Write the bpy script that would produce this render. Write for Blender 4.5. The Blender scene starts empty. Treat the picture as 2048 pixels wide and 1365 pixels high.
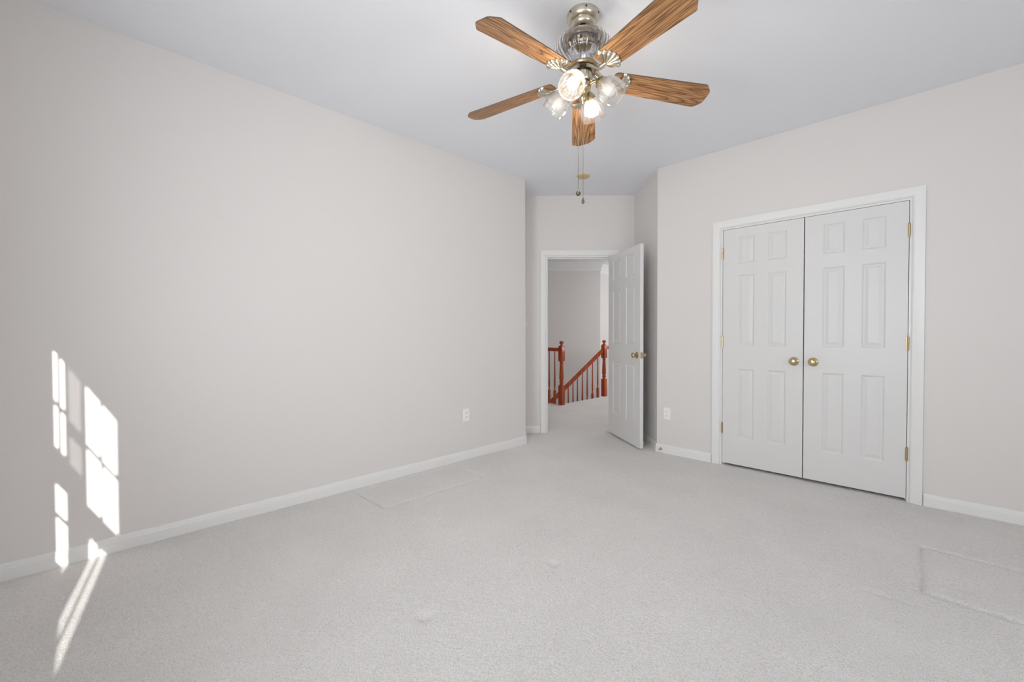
import bpy, math, random
import numpy as np
from mathutils import Vector, Matrix
random.seed(7); np.random.seed(7)
SC = bpy.context.scene
C = SC.collection
PI = math.pi
R = math.radians

# ------------------------------------------------------------------ camera
F_PX = 863.94
cam_d = bpy.data.cameras.new('camera'); cam = bpy.data.objects.new('camera', cam_d); C.objects.link(cam)
cam_d.sensor_width = 36.0; cam_d.sensor_fit = 'HORIZONTAL'; cam_d.lens = 36.0 * F_PX / 2048.0
cam_d.clip_start = 0.02; cam_d.clip_end = 100
YAW = 0.7885443; PIT = 0.0164726; ROL = -0.0022856; CAMH = 1.15368
fw = Vector((-math.sin(YAW)*math.cos(PIT), math.cos(YAW)*math.cos(PIT), -math.sin(PIT)))
rt = Vector((math.cos(YAW), math.sin(YAW), 0)); up = rt.cross(fw)
rt2 = rt*math.cos(ROL) + up*math.sin(ROL); up2 = -rt*math.sin(ROL) + up*math.cos(ROL)
M = Matrix((rt2, up2, -fw)).transposed().to_4x4(); M.translation = Vector((0, 0, CAMH))
cam.matrix_world = M
SC.camera = cam
SC.view_settings.view_transform = 'Standard'; SC.view_settings.look = 'None'
SC.view_settings.gamma = 1.0; SC.view_settings.use_curve_mapping = False
SC.view_settings.exposure = -0.09
SC.cycles.max_bounces = 14; SC.cycles.diffuse_bounces = 9; SC.cycles.glossy_bounces = 5
SC.cycles.transmission_bounces = 10; SC.cycles.transparent_max_bounces = 16
SC.cycles.use_denoising = True
SC.cycles.sample_clamp_indirect = 6.0

# ------------------------------------------------------------------ sky, sun, daylight
W = bpy.data.worlds.new('sky'); SC.world = W; W.use_nodes = True
wb = W.node_tree.nodes['Background']; wb.inputs[0].default_value = (0.80, 0.88, 1.0, 1); wb.inputs[1].default_value = 1.5
SUNK, SUNM = 0.16, 0.28
sd = bpy.data.lights.new('sun', 'SUN'); sun = bpy.data.objects.new('sun', sd); C.objects.link(sun)
sd.energy = 9.0; sd.angle = R(0.25); sd.color = (1.0, 0.97, 0.92)
sun.rotation_euler = Vector((-1, SUNK, -SUNM)).to_track_quat('-Z', 'Y').to_euler(); sun.location = (6, -3, 4)

def area(name, loc, direction, sx, sy, power, color=(1, 1, 1), spread=180):
    d = bpy.data.lights.new(name, 'AREA'); o = bpy.data.objects.new(name, d); C.objects.link(o)
    d.shape = 'RECTANGLE'; d.size = sx; d.size_y = sy; d.energy = power; d.color = color; d.spread = R(spread)
    o.location = loc; o.rotation_euler = Vector(direction).to_track_quat('-Z', 'Z').to_euler()
    return o
XL, YC, CZ, YB, XR = -3.084, 3.944, 2.74, -0.62, 2.10
DAY = (0.93, 0.965, 1.0)
area('daylight_back_windows', (0.86, YB + 0.03, 1.48), (0, 1, 0.25), 1.4, 1.05, 6, DAY)
area('added_back_left_fill', (-1.10, YB + 0.05, 1.45), (-0.33, 1, 0.12), 1.3, 1.3, 39, DAY, 126)  # added fill aimed at the far alcove, in front of a closed shade
area('added_side_daylight', (XR - 0.10, 1.0, 1.45), (-1, 0, 0.25), 1.9, 1.4, 36, DAY)  # added lamp inside the closed side shade, fills the left wall
area('daylight_hall_window', (-2.0, 9.35, 1.6), (-1, 0.05, 0), 0.7, 1.6, 62, DAY)
area('hall_fill_light', (-3.4, 6.0, 2.70), (0, 0, -1), 1.0, 1.0, 15, (1.0, 0.98, 0.95))  # added overhead fill to brighten the hall
BULB_W, BULB_E = 3.6, 5.0

# ------------------------------------------------------------------ materials
def mat(name, color=(0.8, 0.8, 0.8), rough=0.5, metal=0.0, spec=0.5, bump=None, emis=None, coat=0.0):
    m = bpy.data.materials.new(name); m.use_nodes = True; nt = m.node_tree; b = nt.nodes['Principled BSDF']
    b.inputs['Base Color'].default_value = (*color, 1); b.inputs['Roughness'].default_value = rough
    b.inputs['Metallic'].default_value = metal; b.inputs['Specular IOR Level'].default_value = spec
    b.inputs['Coat Weight'].default_value = coat
    if emis:
        b.inputs['Emission Color'].default_value = (*emis[0], 1); b.inputs['Emission Strength'].default_value = emis[1]
    if bump:
        sc, st, dist = bump
        tc = nt.nodes.new('ShaderNodeTexCoord'); n = nt.nodes.new('ShaderNodeTexNoise')
        n.inputs['Scale'].default_value = sc; n.inputs['Detail'].default_value = 3
        bp = nt.nodes.new('ShaderNodeBump'); bp.inputs['Strength'].default_value = st; bp.inputs['Distance'].default_value = dist
        nt.links.new(tc.outputs['Object'], n.inputs['Vector']); nt.links.new(n.outputs['Fac'], bp.inputs['Height'])
        nt.links.new(bp.outputs['Normal'], b.inputs['Normal'])
    return m
WALLC = (0.757, 0.731, 0.711)
m_wall = mat('painted_wall', WALLC, 0.42, spec=0.35, bump=(60, 0.05, 0.002))
m_ceil = mat('painted_ceiling', (0.83, 0.845, 0.88), 0.8, spec=0.2, bump=(90, 0.05, 0.002))
m_trim = mat('white_trim_paint', (0.825, 0.825, 0.813), 0.32, spec=0.5)
m_door = mat('white_door_paint', (0.745, 0.742, 0.733), 0.38, spec=0.5)
m_brass = mat('antique_brass', (0.56, 0.45, 0.27), 0.28, 1.0)
m_nickel = mat('brushed_pewter_brass', (0.60, 0.55, 0.45), 0.28, 1.0)
m_darkmetal = mat('dark_bronze', (0.10, 0.075, 0.055), 0.35, 0.9)
m_dark = mat('dark_slot', (0.02, 0.018, 0.016), 0.6)
m_plate = mat('white_plastic', (0.91, 0.91, 0.90), 0.3)
m_yellow = mat('yellowed_plastic', (0.62, 0.46, 0.25), 0.5)
m_chain = mat('chain_metal', (0.17, 0.15, 0.12), 0.45, 0.85)
m_closet = mat('closet_interior', (0.45, 0.43, 0.41), 0.7)

def carpet_mat():
    m = bpy.data.materials.new('cut_pile_carpet'); m.use_nodes = True; nt = m.node_tree; L = nt.links; b = nt.nodes['Principled BSDF']
    b.inputs['Roughness'].default_value = 0.95; b.inputs['Specular IOR Level'].default_value = 0.1
    b.inputs['Sheen Weight'].default_value = 0.25; b.inputs['Sheen Roughness'].default_value = 0.6
    tc = nt.nodes.new('ShaderNodeTexCoord')
    def noise(sc, det, ro=0.5):
        n = nt.nodes.new('ShaderNodeTexNoise'); n.inputs['Scale'].default_value = sc; n.inputs['Detail'].default_value = det
        n.inputs['Roughness'].default_value = ro; L.new(tc.outputs['Object'], n.inputs['Vector']); return n
    def ramp(src, p0, c0, p1, c1):
        r = nt.nodes.new('ShaderNodeValToRGB'); r.color_ramp.elements[0].position = p0; r.color_ramp.elements[0].color = (*c0, 1)
        r.color_ramp.elements[1].position = p1; r.color_ramp.elements[1].color = (*c1, 1); L.new(src, r.inputs[0]); return r
    nf = noise(240, 3, 0.6); nb = noise(2.2, 3); nm = noise(75, 2)
    r1 = ramp(nf.outputs['Fac'], 0.30, (0.66, 0.636, 0.612), 0.55, (0.925, 0.898, 0.872))
    r2 = ramp(nb.outputs['Fac'], 0.3, (0.93, 0.93, 0.93), 0.7, (1, 1, 1))
    mx = nt.nodes.new('ShaderNodeMix'); mx.data_type = 'RGBA'; mx.blend_type = 'MULTIPLY'; mx.inputs[0].default_value = 1
    L.new(r1.outputs[0], mx.inputs[6]); L.new(r2.outputs[0], mx.inputs[7])
    # sparse bits of dark lint
    v = nt.nodes.new('ShaderNodeTexVoronoi'); v.inputs['Scale'].default_value = 7; L.new(tc.outputs['Object'], v.inputs['Vector'])
    r3 = ramp(v.outputs['Distance'], 0.008, (0.25, 0.2, 0.17), 0.016, (1, 1, 1)); r3.color_ramp.interpolation = 'LINEAR'
    mx2 = nt.nodes.new('ShaderNodeMix'); mx2.data_type = 'RGBA'; mx2.blend_type = 'MULTIPLY'; mx2.inputs[0].default_value = 1
    L.new(mx.outputs[2], mx2.inputs[6]); L.new(r3.outputs[0], mx2.inputs[7]); L.new(mx2.outputs[2], b.inputs['Base Color'])
    bp = nt.nodes.new('ShaderNodeBump'); bp.inputs['Strength'].default_value = 0.75; bp.inputs['Distance'].default_value = 0.010
    ad = nt.nodes.new('ShaderNodeMath'); ad.operation = 'MULTIPLY_ADD'; ad.inputs[1].default_value = 0.9; L.new(nm.outputs['Fac'], ad.inputs[0]); L.new(nf.outputs['Fac'], ad.inputs[2])
    L.new(ad.outputs[0], bp.inputs['Height'])
    L.new(bp.outputs['Normal'], b.inputs['Normal'])
    return m
m_carpet = carpet_mat()

def wood_mat(name, dark, mid, light, rough=0.35, scale=1.0, ring=1.0, pore=0.85, axis='X'):
    """straight and cathedral grain running along the local X axis"""
    m = bpy.data.materials.new(name); m.use_nodes = True; nt = m.node_tree; L = nt.links; b = nt.nodes['Principled BSDF']
    b.inputs['Roughness'].default_value = rough
    tc = nt.nodes.new('ShaderNodeTexCoord'); oi = nt.nodes.new('ShaderNodeObjectInfo')
    add = nt.nodes.new('ShaderNodeVectorMath'); add.operation = 'ADD'
    comb = nt.nodes.new('ShaderNodeCombineXYZ'); mul = nt.nodes.new('ShaderNodeMath'); mul.operation = 'MULTIPLY'; mul.inputs[1].default_value = 3.0
    L.new(oi.outputs['Random'], mul.inputs[0]); L.new(mul.outputs[0], comb.inputs[0]); L.new(mul.outputs[0], comb.inputs[2])
    L.new(tc.outputs['Object'], add.inputs[0]); L.new(comb.outputs[0], add.inputs[1])
    mp = nt.nodes.new('ShaderNodeMapping'); mp.inputs['Scale'].default_value = (0.75*scale, 10*scale, 3*scale) if axis == 'X' else (9*scale, 9*scale, 0.75*scale); L.new(add.outputs[0], mp.inputs[0])
    n = nt.nodes.new('ShaderNodeTexNoise'); n.inputs['Scale'].default_value = 1.3; n.inputs['Detail'].default_value = 0.6; n.inputs['Distortion'].default_value = 0.1; L.new(mp.outputs[0], n.inputs['Vector'])
    mm = nt.nodes.new('ShaderNodeMath'); mm.operation = 'MULTIPLY'; mm.inputs[1].default_value = 17.0*ring; L.new(n.outputs['Fac'], mm.inputs[0])
    fr = nt.nodes.new('ShaderNodeMath'); fr.operation = 'FRACT'; L.new(mm.outputs[0], fr.inputs[0])
    mp2 = nt.nodes.new('ShaderNodeMapping'); mp2.inputs['Scale'].default_value = (6*scale, 260*scale, 60*scale) if axis == 'X' else (200*scale, 200*scale, 6*scale); L.new(add.outputs[0], mp2.inputs[0])
    n2 = nt.nodes.new('ShaderNodeTexNoise'); n2.inputs['Scale'].default_value = 1.0; n2.inputs['Detail'].default_value = 4; L.new(mp2.outputs[0], n2.inputs['Vector'])
    rp = nt.nodes.new('ShaderNodeValToRGB'); e = rp.color_ramp.elements
    e[0].position = 0.0; e[0].color = (*dark, 1); e[1].position = 1.0; e[1].color = (*mid, 1)
    x = e.new(0.22); x.color = (*mid, 1); x = e.new(0.6); x.color = (*light, 1); x = e.new(0.86); x.color = (*mid, 1)
    L.new(fr.outputs[0], rp.inputs[0])
    rp2 = nt.nodes.new('ShaderNodeValToRGB'); e = rp2.color_ramp.elements
    e[0].position = 0.39; e[0].color = (0.33, 0.26, 0.20, 1); e[1].position = 0.53; e[1].color = (1, 1, 1, 1)
    L.new(n2.outputs['Fac'], rp2.inputs[0])
    mx = nt.nodes.new('ShaderNodeMix'); mx.data_type = 'RGBA'; mx.blend_type = 'MULTIPLY'; mx.inputs[0].default_value = pore
    L.new(rp.outputs[0], mx.inputs[6]); L.new(rp2.outputs[0], mx.inputs[7]); L.new(mx.outputs[2], b.inputs['Base Color'])
    return m
m_oak = wood_mat('oak_blade_veneer', (0.12, 0.05, 0.017), (0.36, 0.175, 0.068), (0.50, 0.275, 0.120), 0.38)
m_cherry = wood_mat('red_cherry_stain', (0.27, 0.034, 0.006), (0.37, 0.056, 0.009), (0.49, 0.092, 0.015), 0.28, 1.0, 0.25, 0.35, 'Z')
m_bladeedge = mat('dark_blade_edge', (0.11, 0.08, 0.055), 0.5)

def clear_glass(name, rough=0.0, tint=(1, 1, 1)):
    m = bpy.data.materials.new(name); m.use_nodes = True; nt = m.node_tree; b = nt.nodes['Principled BSDF']
    b.inputs['Base Color'].default_value = (*tint, 1); b.inputs['Roughness'].default_value = rough
    b.inputs['Transmission Weight'].default_value = 1.0; b.inputs['IOR'].default_value = 1.5
    return m
m_crystal = clear_glass('cut_crystal', 0.02, (0.98, 0.98, 1.0))
def thin_glass(name, transp, tint, body, rough, tw=0.75):
    m = bpy.data.materials.new(name); m.use_nodes = True; nt = m.node_tree; L = nt.links
    out = nt.nodes['Material Output']; b = nt.nodes['Principled BSDF']
    b.inputs['Base Color'].default_value = (*body, 1); b.inputs['Roughness'].default_value = rough
    b.inputs['Transmission Weight'].default_value = tw
    t = nt.nodes.new('ShaderNodeBsdfTransparent'); t.inputs[0].default_value = (*tint, 1)
    mx = nt.nodes.new('ShaderNodeMixShader'); mx.inputs[0].default_value = transp
    L.new(b.outputs[0], mx.inputs[1]); L.new(t.outputs[0], mx.inputs[2]); L.new(mx.outputs[0], out.inputs[0])
    return m
m_shade = thin_glass('ribbed_shade_glass', 0.35, (1, 1, 1), (0.97, 0.96, 0.94), 0.08, 0.90)
m_pane = thin_glass('window_pane', 0.93, (1, 1, 1), (1, 1, 1), 0.0)
m_screen = thin_glass('sun_dimming_screen', 0.36, (1, 1, 1), (0.2, 0.2, 0.2), 0.8, 0.0)
m_bulb_on = mat('lit_bulb', (1, 1, 1), 0.4, emis=((1.0, 0.93, 0.83), BULB_E))
m_bulb_off = mat('frosted_unlit_bulb', (0.92, 0.91, 0.89), 0.35)
m_added_shade = mat('added_shade_fabric', (0.85, 0.85, 0.84), 0.8)

# ------------------------------------------------------------------ mesh builder
class MB:
    def __init__(s): s.v = []; s.f = []; s.mi = []
    def add(s, vs, fs, M=None, mi=0):
        o = len(s.v)
        for p in vs:
            p = Vector(p); s.v.append(tuple(M @ p) if M is not None else tuple(p))
        for f in fs: s.f.append(tuple(i + o for i in f)); s.mi.append(mi)
    def box(s, x0, x1, y0, y1, z0, z1, M=None, mi=0):
        vs = [(x, y, z) for x in (x0, x1) for y in (y0, y1) for z in (z0, z1)]
        s.add(vs, [(0, 1, 3, 2), (4, 6, 7, 5), (0, 4, 5, 1), (2, 3, 7, 6), (0, 2, 6, 4), (1, 5, 7, 3)], M, mi)
    def prism(s, poly, z0, z1, M=None, mi=0):
        n = len(poly)
        a = sum(poly[i][0]*poly[(i+1) % n][1]-poly[(i+1) % n][0]*poly[i][1] for i in range(n))
        if a < 0: poly = poly[::-1]
        vs = [(x, y, z0) for x, y in poly] + [(x, y, z1) for x, y in poly]
        fs = [tuple(range(n-1, -1, -1)), tuple(range(n, 2*n))] + [(i, (i+1) % n, n+(i+1) % n, n+i) for i in range(n)]
        s.add(vs, fs, M, mi)
    def lathe(s, prof, n=32, M=None, rib=None, mi=0, closed=False):
        """prof: (r,z) list; rib(theta, r, z) -> radius multiplier"""
        vs = []; fs = []
        for r, z in prof:
            for k in range(n):
                t = 2*PI*k/n; rr = r*(rib(t, r, z) if rib else 1); vs.append((rr*math.cos(t), rr*math.sin(t), z))
        m = len(prof); last = m if closed else m-1
        for i in range(last):
            for k in range(n):
                j = (i+1) % m
                fs.append((i*n+k, i*n+(k+1) % n, j*n+(k+1) % n, j*n+k))
        if not closed:
            if prof[0][0] > 1e-6: fs.append(tuple(range(n-1, -1, -1)))
            if prof[-1][0] > 1e-6: fs.append(tuple((m-1)*n+k for k in range(n)))
        s.add(vs, fs, M, mi)
    def tube(s, pts, rad, n=10, M=None, flat=None, mi=0):
        pts = [Vector(p) for p in pts]; vs = []; fs = []; m = len(pts)
        rads = rad if isinstance(rad, (list, tuple)) else [rad]*m
        t0 = (pts[1]-pts[0]).normalized(); ref = Vector((0, 0, 1)) if abs(t0.z) < 0.9 else Vector((1, 0, 0))
        for i, p in enumerate(pts):
            t = (pts[min(i+1, m-1)]-pts[max(i-1, 0)]).normalized()
            a = t.cross(ref).normalized(); b = a.cross(t).normalized()
            for k in range(n):
                q = 2*PI*k/n; vs.append(p + rads[i]*(a*math.cos(q)*(flat or 1) + b*math.sin(q)))
        for i in range(m-1):
            for k in range(n): fs.append((i*n+k, i*n+(k+1) % n, (i+1)*n+(k+1) % n, (i+1)*n+k))
        fs.append(tuple(range(n-1, -1, -1))); fs.append(tuple((m-1)*n+k for k in range(n)))
        s.add(vs, fs, M, mi)
    def sweep(s, path, prof, normal, side=1, mi=0):
        """prof: closed polygon of (lateral, along normal); lateral = side * (tangent x normal)"""
        P = [Vector(p) for p in path]; N = Vector(normal).normalized(); m = len(P); n = len(prof)
        T = [(P[i+1]-P[i]).normalized() for i in range(m-1)]; Lt = [t.cross(N)*side for t in T]
        vs = []; fs = []
        for i in range(m):
            a = Lt[max(i-1, 0)]; b = Lt[min(i, m-2)]; mv = (a+b)/(1+a.dot(b))
            for q, h in prof: vs.append(P[i]+mv*q+N*h)
        for i in range(m-1):
            for k in range(n): fs.append((i*n+k, i*n+(k+1) % n, (i+1)*n+(k+1) % n, (i+1)*n+k))
        fs.append(tuple(range(n-1, -1, -1))); fs.append(tuple((m-1)*n+k for k in range(n)))
        s.add(vs, fs, None, mi)
    def build(s, name, m, parent=None, smooth=30, loc=None, M=None):
        me = bpy.data.meshes.new(name); me.from_pydata(s.v, [], s.f)
        for mm in (m if isinstance(m, (list, tuple)) else [m]): me.materials.append(mm)
        if any(s.mi): me.polygons.foreach_set('material_index', s.mi)
        import bmesh
        bm = bmesh.new(); bm.from_mesh(me); bmesh.ops.recalc_face_normals(bm, faces=bm.faces); bm.to_mesh(me); bm.free()
        if smooth:
            me.polygons.foreach_set('use_smooth', [True]*len(me.polygons)); me.set_sharp_from_angle(angle=R(smooth))
        me.update()
        o = bpy.data.objects.new(name, me); C.objects.link(o)
        if M is not None: o.matrix_world = M
        if loc is not None: o.location = loc
        if parent: o.parent = parent
        return o
def tag(o, label=None, cat=None, group=None, kind=None):
    if label: o['label'] = label
    if cat: o['category'] = cat
    if group: o['group'] = group
    if kind: o['kind'] = kind
    return o
def empty(name, M):
    o = bpy.data.objects.new(name, None); C.objects.link(o); o.matrix_world = M; o.empty_display_size = 0.05; return o
def frame(origin, xdir, zdir=(0, 0, 1)):
    """local x = xdir, local z = zdir, y = z x x"""
    x = Vector(xdir).normalized(); z = Vector(zdir).normalized(); y = z.cross(x).normalized()
    Mx = Matrix((x, y, z)).transposed().to_4x4(); Mx.translation = Vector(origin); return Mx
def T(x, y, z): return Matrix.Translation((x, y, z))
def structure(o): o['kind'] = 'structure'; return o

# ------------------------------------------------------------------ room shell
D2 = math.sqrt(0.5)
A0 = Vector((XL, 3.262, 0)); A1 = Vector((-3.438, 3.612, 0)); A2 = Vector((-2.5405, 4.5095, 0)); A3 = Vector((-1.975, YC, 0))
def wall(name, p0, p1, th, z0=0.0, z1=CZ, openings=(), ext0=0, ext1=0, m=None):
    """slab from p0 to p1, thickness grows to the left of p0->p1; openings (s0,s1,za,zb)"""
    p0 = Vector((p0[0], p0[1], 0)); p1 = Vector((p1[0], p1[1], 0)); L = (p1-p0).length
    Fm = frame(p0, p1-p0); mb = MB(); cur = -ext0
    for s0, s1, za, zb in sorted(openings):
        mb.box(cur, s0, 0, th, z0, z1, Fm)
        if za > z0: mb.box(s0, s1, 0, th, z0, za, Fm)
        if zb < z1: mb.box(s0, s1, 0, th, zb, z1, Fm)
        cur = s1
    mb.box(cur, L+ext1, 0, th, z0, z1, Fm)
    return structure(mb.build(name, m or m_wall, smooth=0))
# left wall with rounded outside corner and the short return into the door alcove
mb = MB(); rc = 0.012; poly = [(XL, YB-0.02), (XL, A0.y-rc*0.8)]
dr = Vector((-D2, D2)); nrm0 = 0.0; cxr, cyr = XL-rc, A0.y-rc*0.42
for k in range(6): a = R(45*k/5); poly.append((cxr+rc*math.cos(a), cyr+rc*math.sin(a)))
poly += [(A1.x, A1.y), (A1.x-0.11, A1.y-0.11), (XL-0.12, 3.18), (XL-0.12, YB-0.02)]
mb.prism(poly, 0, CZ); structure(mb.build('wall_left', m_wall, smooth=50))
# door wall (45 degrees)
DS0, DS1, DH = 0.256, 1.018, 2.045            # door opening along the wall
dw0 = A1 - Vector((D2, D2, 0))*0.0
ALEN = (A2-A1).length
wall('wall_alcove', A1, A2, 0.12, openings=[(DS0, DS1, 0, DH)], ext0=1.95, ext1=0.95)
# alcove side wall and closet wall in one plane each
wall('wall_alcove_side', A2, A3, 0.10, ext0=0.10)
CL0, CL1, CLH = -1.387, -0.170, 2.058
wall('wall_closet', (A3.x, YC), (XR, YC), 0.12, openings=[(CL0-A3.x, CL1-A3.x, 0, CLH)], ext1=0.12)
wall('wall_right', (XR, YC), (XR, YB), 0.12, openings=[(YC-1.95, YC-0.05, 0.75, 2.15)])
# thin back wall with the twin window
WA = dict(x0=0.105, x1=0.815, z0=0.90, z1=2.04); WBd = dict(x0=0.815, x1=1.62, z0=0.90, z1=2.04)
mbw = MB(); y0, y1 = YB-0.012, YB
mbw.box(XL-0.12, WA['x0'], y0, y1, 0, CZ); mbw.box(WBd['x1'], XR+0.12, y0, y1, 0, CZ)
mbw.box(WA['x0'], WBd['x1'], y0, y1, 0, 0.90); mbw.box(WA['x0'], WBd['x1'], y0, y1, 2.04, CZ)
structure(mbw.build('wall_back', m_wall, smooth=0))
# jog added in the near left corner to darken that end of the wall
mb = MB(); mb.box(XL-0.01, -2.60, YB-0.01, -0.302, 0, CZ); structure(mb.build('wall_added_shade_jog', m_wall, smooth=0))
# ceiling over room and hall
mb = MB(); mb.box(-6.75, XR+0.12, YB-0.012, 9.85, CZ, CZ+0.15); structure(mb.build('ceiling', m_ceil, smooth=0))

# carpet as a height field with pressed furniture marks
def seg_d(px, py, a, b):
    ax, ay = a; bx, by = b; dx, dy = bx-ax, by-ay; t = np.clip(((px-ax)*dx+(py-ay)*dy)/(dx*dx+dy*dy), 0, 1)
    return np.hypot(px-ax-t*dx, py-ay-t*dy)
def smooth_noise(X, Y, cell, seed):
    rs = np.random.RandomState(seed); G = rs.rand(400, 400); u = (X+10)/cell; v = (Y+10)/cell
    i = u.astype(int) % 399; j = v.astype(int) % 399; fu = u-np.floor(u); fv = v-np.floor(v); fu = fu*fu*(3-2*fu); fv = fv*fv*(3-2*fv)
    return (G[i, j]*(1-fu)+G[i+1, j]*fu)*(1-fv)+(G[i, j+1]*(1-fu)+G[i+1, j+1]*fu)*fv
def carpet_floor():
    xs = np.arange(XL-0.40, XR+0.03, 0.0135); ys = np.arange(YB, 4.53, 0.0135)
    X, Y = np.meshgrid(xs, ys, indexing='ij')
    Z = 0.010 + 0.0035*(smooth_noise(X, Y, 0.31, 1)-0.5) + 0.0018*(smooth_noise(X, Y, 0.09, 2)-0.5) + 0.0022*(smooth_noise(X, Y, 0.028, 3)-0.5)
    for pts, w, dp in MARKS:
        for a, b in zip(pts[:-1], pts[1:]):
            d = seg_d(X, Y, a, b); Z -= dp*np.exp(-(d/w)**2)
    for (cx_, cy_), r, dp in DENTS:
        d = np.hypot(X-cx_, Y-cy_); Z -= dp/(1+np.exp((d-r)/0.006))
    keep = (Y - X) < 7.05+0.004
    keep &= ~((Y > YC+0.01) & (Y + X > 1.969+0.02) & ~((X > CL0) & (X < CL1) & (Y < 4.5)))
    keep &= ~((X < XL-0.005) & (Y + X < 0.178-0.02)) 
    keep &= ~((X < XL-0.005) & (Y < 3.2))
    nx, ny = X.shape; idx = np.arange(nx*ny).reshape(nx, ny)
    k = keep[:-1, :-1] & keep[1:, :-1] & keep[:-1, 1:] & keep[1:, 1:]
    q = np.stack([idx[:-1, :-1][k], idx[1:, :-1][k], idx[1:, 1:][k], idx[:-1, 1:][k]], 1)
    me = bpy.data.meshes.new('floor')
    used = np.unique(q); remap = -np.ones(nx*ny, int); remap[used] = np.arange(len(used)); q = remap[q]
    co = np.stack([X.ravel(), Y.ravel(), Z.ravel()], 1)[used]
    me.vertices.add(len(co)); me.vertices.foreach_set('co', co.ravel().astype(np.float32))
    me.loops.add(q.size); me.loops.foreach_set('vertex_index', q.ravel().astype(np.int32))
    me.polygons.add(len(q)); me.polygons.foreach_set('loop_start', np.arange(0, q.size, 4, dtype=np.int32))
    me.update(calc_edges=True); me.polygons.foreach_set('use_smooth', [True]*len(q)); me.materials.append(m_carpet); me.validate()
    o = bpy.data.objects.new('floor', me); C.objects.link(o); return structure(o)
MARKS = [([(-2.99, 1.394), (-2.596, 1.404), (-2.597, 2.261), (-2.82, 2.272)], 0.011, 0.016),
         ([(-3.02, 1.45), (-3.005, 2.31)], 0.016, 0.014),
         ([(0.60, 3.18), (-0.084, 3.178), (-0.067, 2.62), (0.60, 2.615)], 0.011, 0.015),
         ([(-0.25, 2.46), (-0.05, 2.47)], 0.011, 0.007)]
DENTS = [((-1.369, 1.652), 0.020, 0.022), ((-1.479, 0.969), 0.022, 0.024)]
carpet_floor()

# ------------------------------------------------------------------ baseboards and casings
BBH = 0.086
BBP = [(0, 0), (0.014, 0), (0.014, BBH-0.026), (0.0115, BBH-0.020), (0.0115, BBH-0.016), (0.009, BBH-0.006), (0.004, BBH), (0, BBH)]
def baseboard(name, path, side=1):
    mb = MB(); mb.sweep([(p[0], p[1], 0.004) for p in path], BBP, (0, 0, 1), side); return structure(mb.build(name, m_trim, smooth=20))
UW = Vector((D2, D2, 0)); NW = Vector((D2, -D2, 0))         # along the door wall, out of it into the room
CW = 0.066                                                  # casing width
dwp = lambda s: A1 + UW*s
baseboard('baseboard_left', [(-2.60, -0.302), (XL, -0.302), (XL, A0.y-0.004), (A1.x, A1.y), dwp(DS0-CW-0.006)])
baseboard('baseboard_alcove', [dwp(DS1+CW+0.006), (A2.x, A2.y), (A3.x, A3.y), (CL0-CW-0.006, YC)])
baseboard('baseboard_closet', [(CL1+CW+0.006, YC), (XR, YC), (XR, YB)])
baseboard('baseboard_back', [(XR, YB), (-2.60, YB), (-2.60, -0.302)])
CASP = [(0.004, 0), (0.004, 0.009), (0.010, 0.0125), (0.016, 0.0105), (0.022, 0.0115), (0.050, 0.017), (CW, 0.018), (CW+0.001, 0.014), (CW, 0)]
def casing(name, pl, pr, h, nrm, z0=0.004):
    """pl/pr: opening edges at floor; path up, across, down"""
    pl = Vector(pl); pr = Vector(pr); mb = MB()
    path = [pl+Vector((0, 0, z0)), pl+Vector((0, 0, h)), pr+Vector((0, 0, h)), pr+Vector((0, 0, z0))]
    side = 1 if (Vector((0, 0, 1)).cross(Vector(nrm))).dot(pl-pr) > 0 else -1
    mb.sweep(path, CASP, nrm, side); return structure(mb.build(name, m_trim, smooth=20))
casing('trim_1', dwp(DS0), dwp(DS1), DH, NW)
casing('trim_2', (CL0, YC, 0), (CL1, YC, 0), CLH, (0, -1, 0))
# jambs lining the openings, with a stop strip
def jamb(name, o, xdir, w, h, th, stop_at, stop=True):
    """local x along the opening, local y into the wall"""
    Fm = frame(o, xdir); mb = MB(); t = 0.012
    mb.box(0, t, 0, th, 0.004, h, Fm); mb.box(w-t, w, 0, th, 0.004, h, Fm); mb.box(t, w-t, 0, th, h-t, h, Fm)
    if stop:
        mb.box(t, t+0.011, stop_at, stop_at+0.032, 0.004, h-t, Fm); mb.box(w-t-0.011, w-t, stop_at, stop_at+0.032, 0.004, h-t, Fm)
        mb.box(t+0.011, w-t-0.011, stop_at, stop_at+0.032, h-t-0.011, h-t, Fm)
    return structure(mb.build(name, m_trim, smooth=0))
JT = 0.012
o = jamb('trim_3', dwp(DS0), UW, DS1-DS0, DH, 0.12, 0.040)
# strike plate on the latch side jamb
mb = MB(); Fm = frame(dwp(DS0), UW); mb.box(JT, JT+0.0015, 0.006, 0.034, 0.905, 0.960, Fm)
sp = mb.build('strike_plate', m_brass, smooth=0); sp.parent = o; sp['label'] = 'brass strike plate'
jamb('trim_4', (CL0, YC, 0), (1, 0, 0), CL1-CL0, CLH, 0.12, 0.042)

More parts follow.
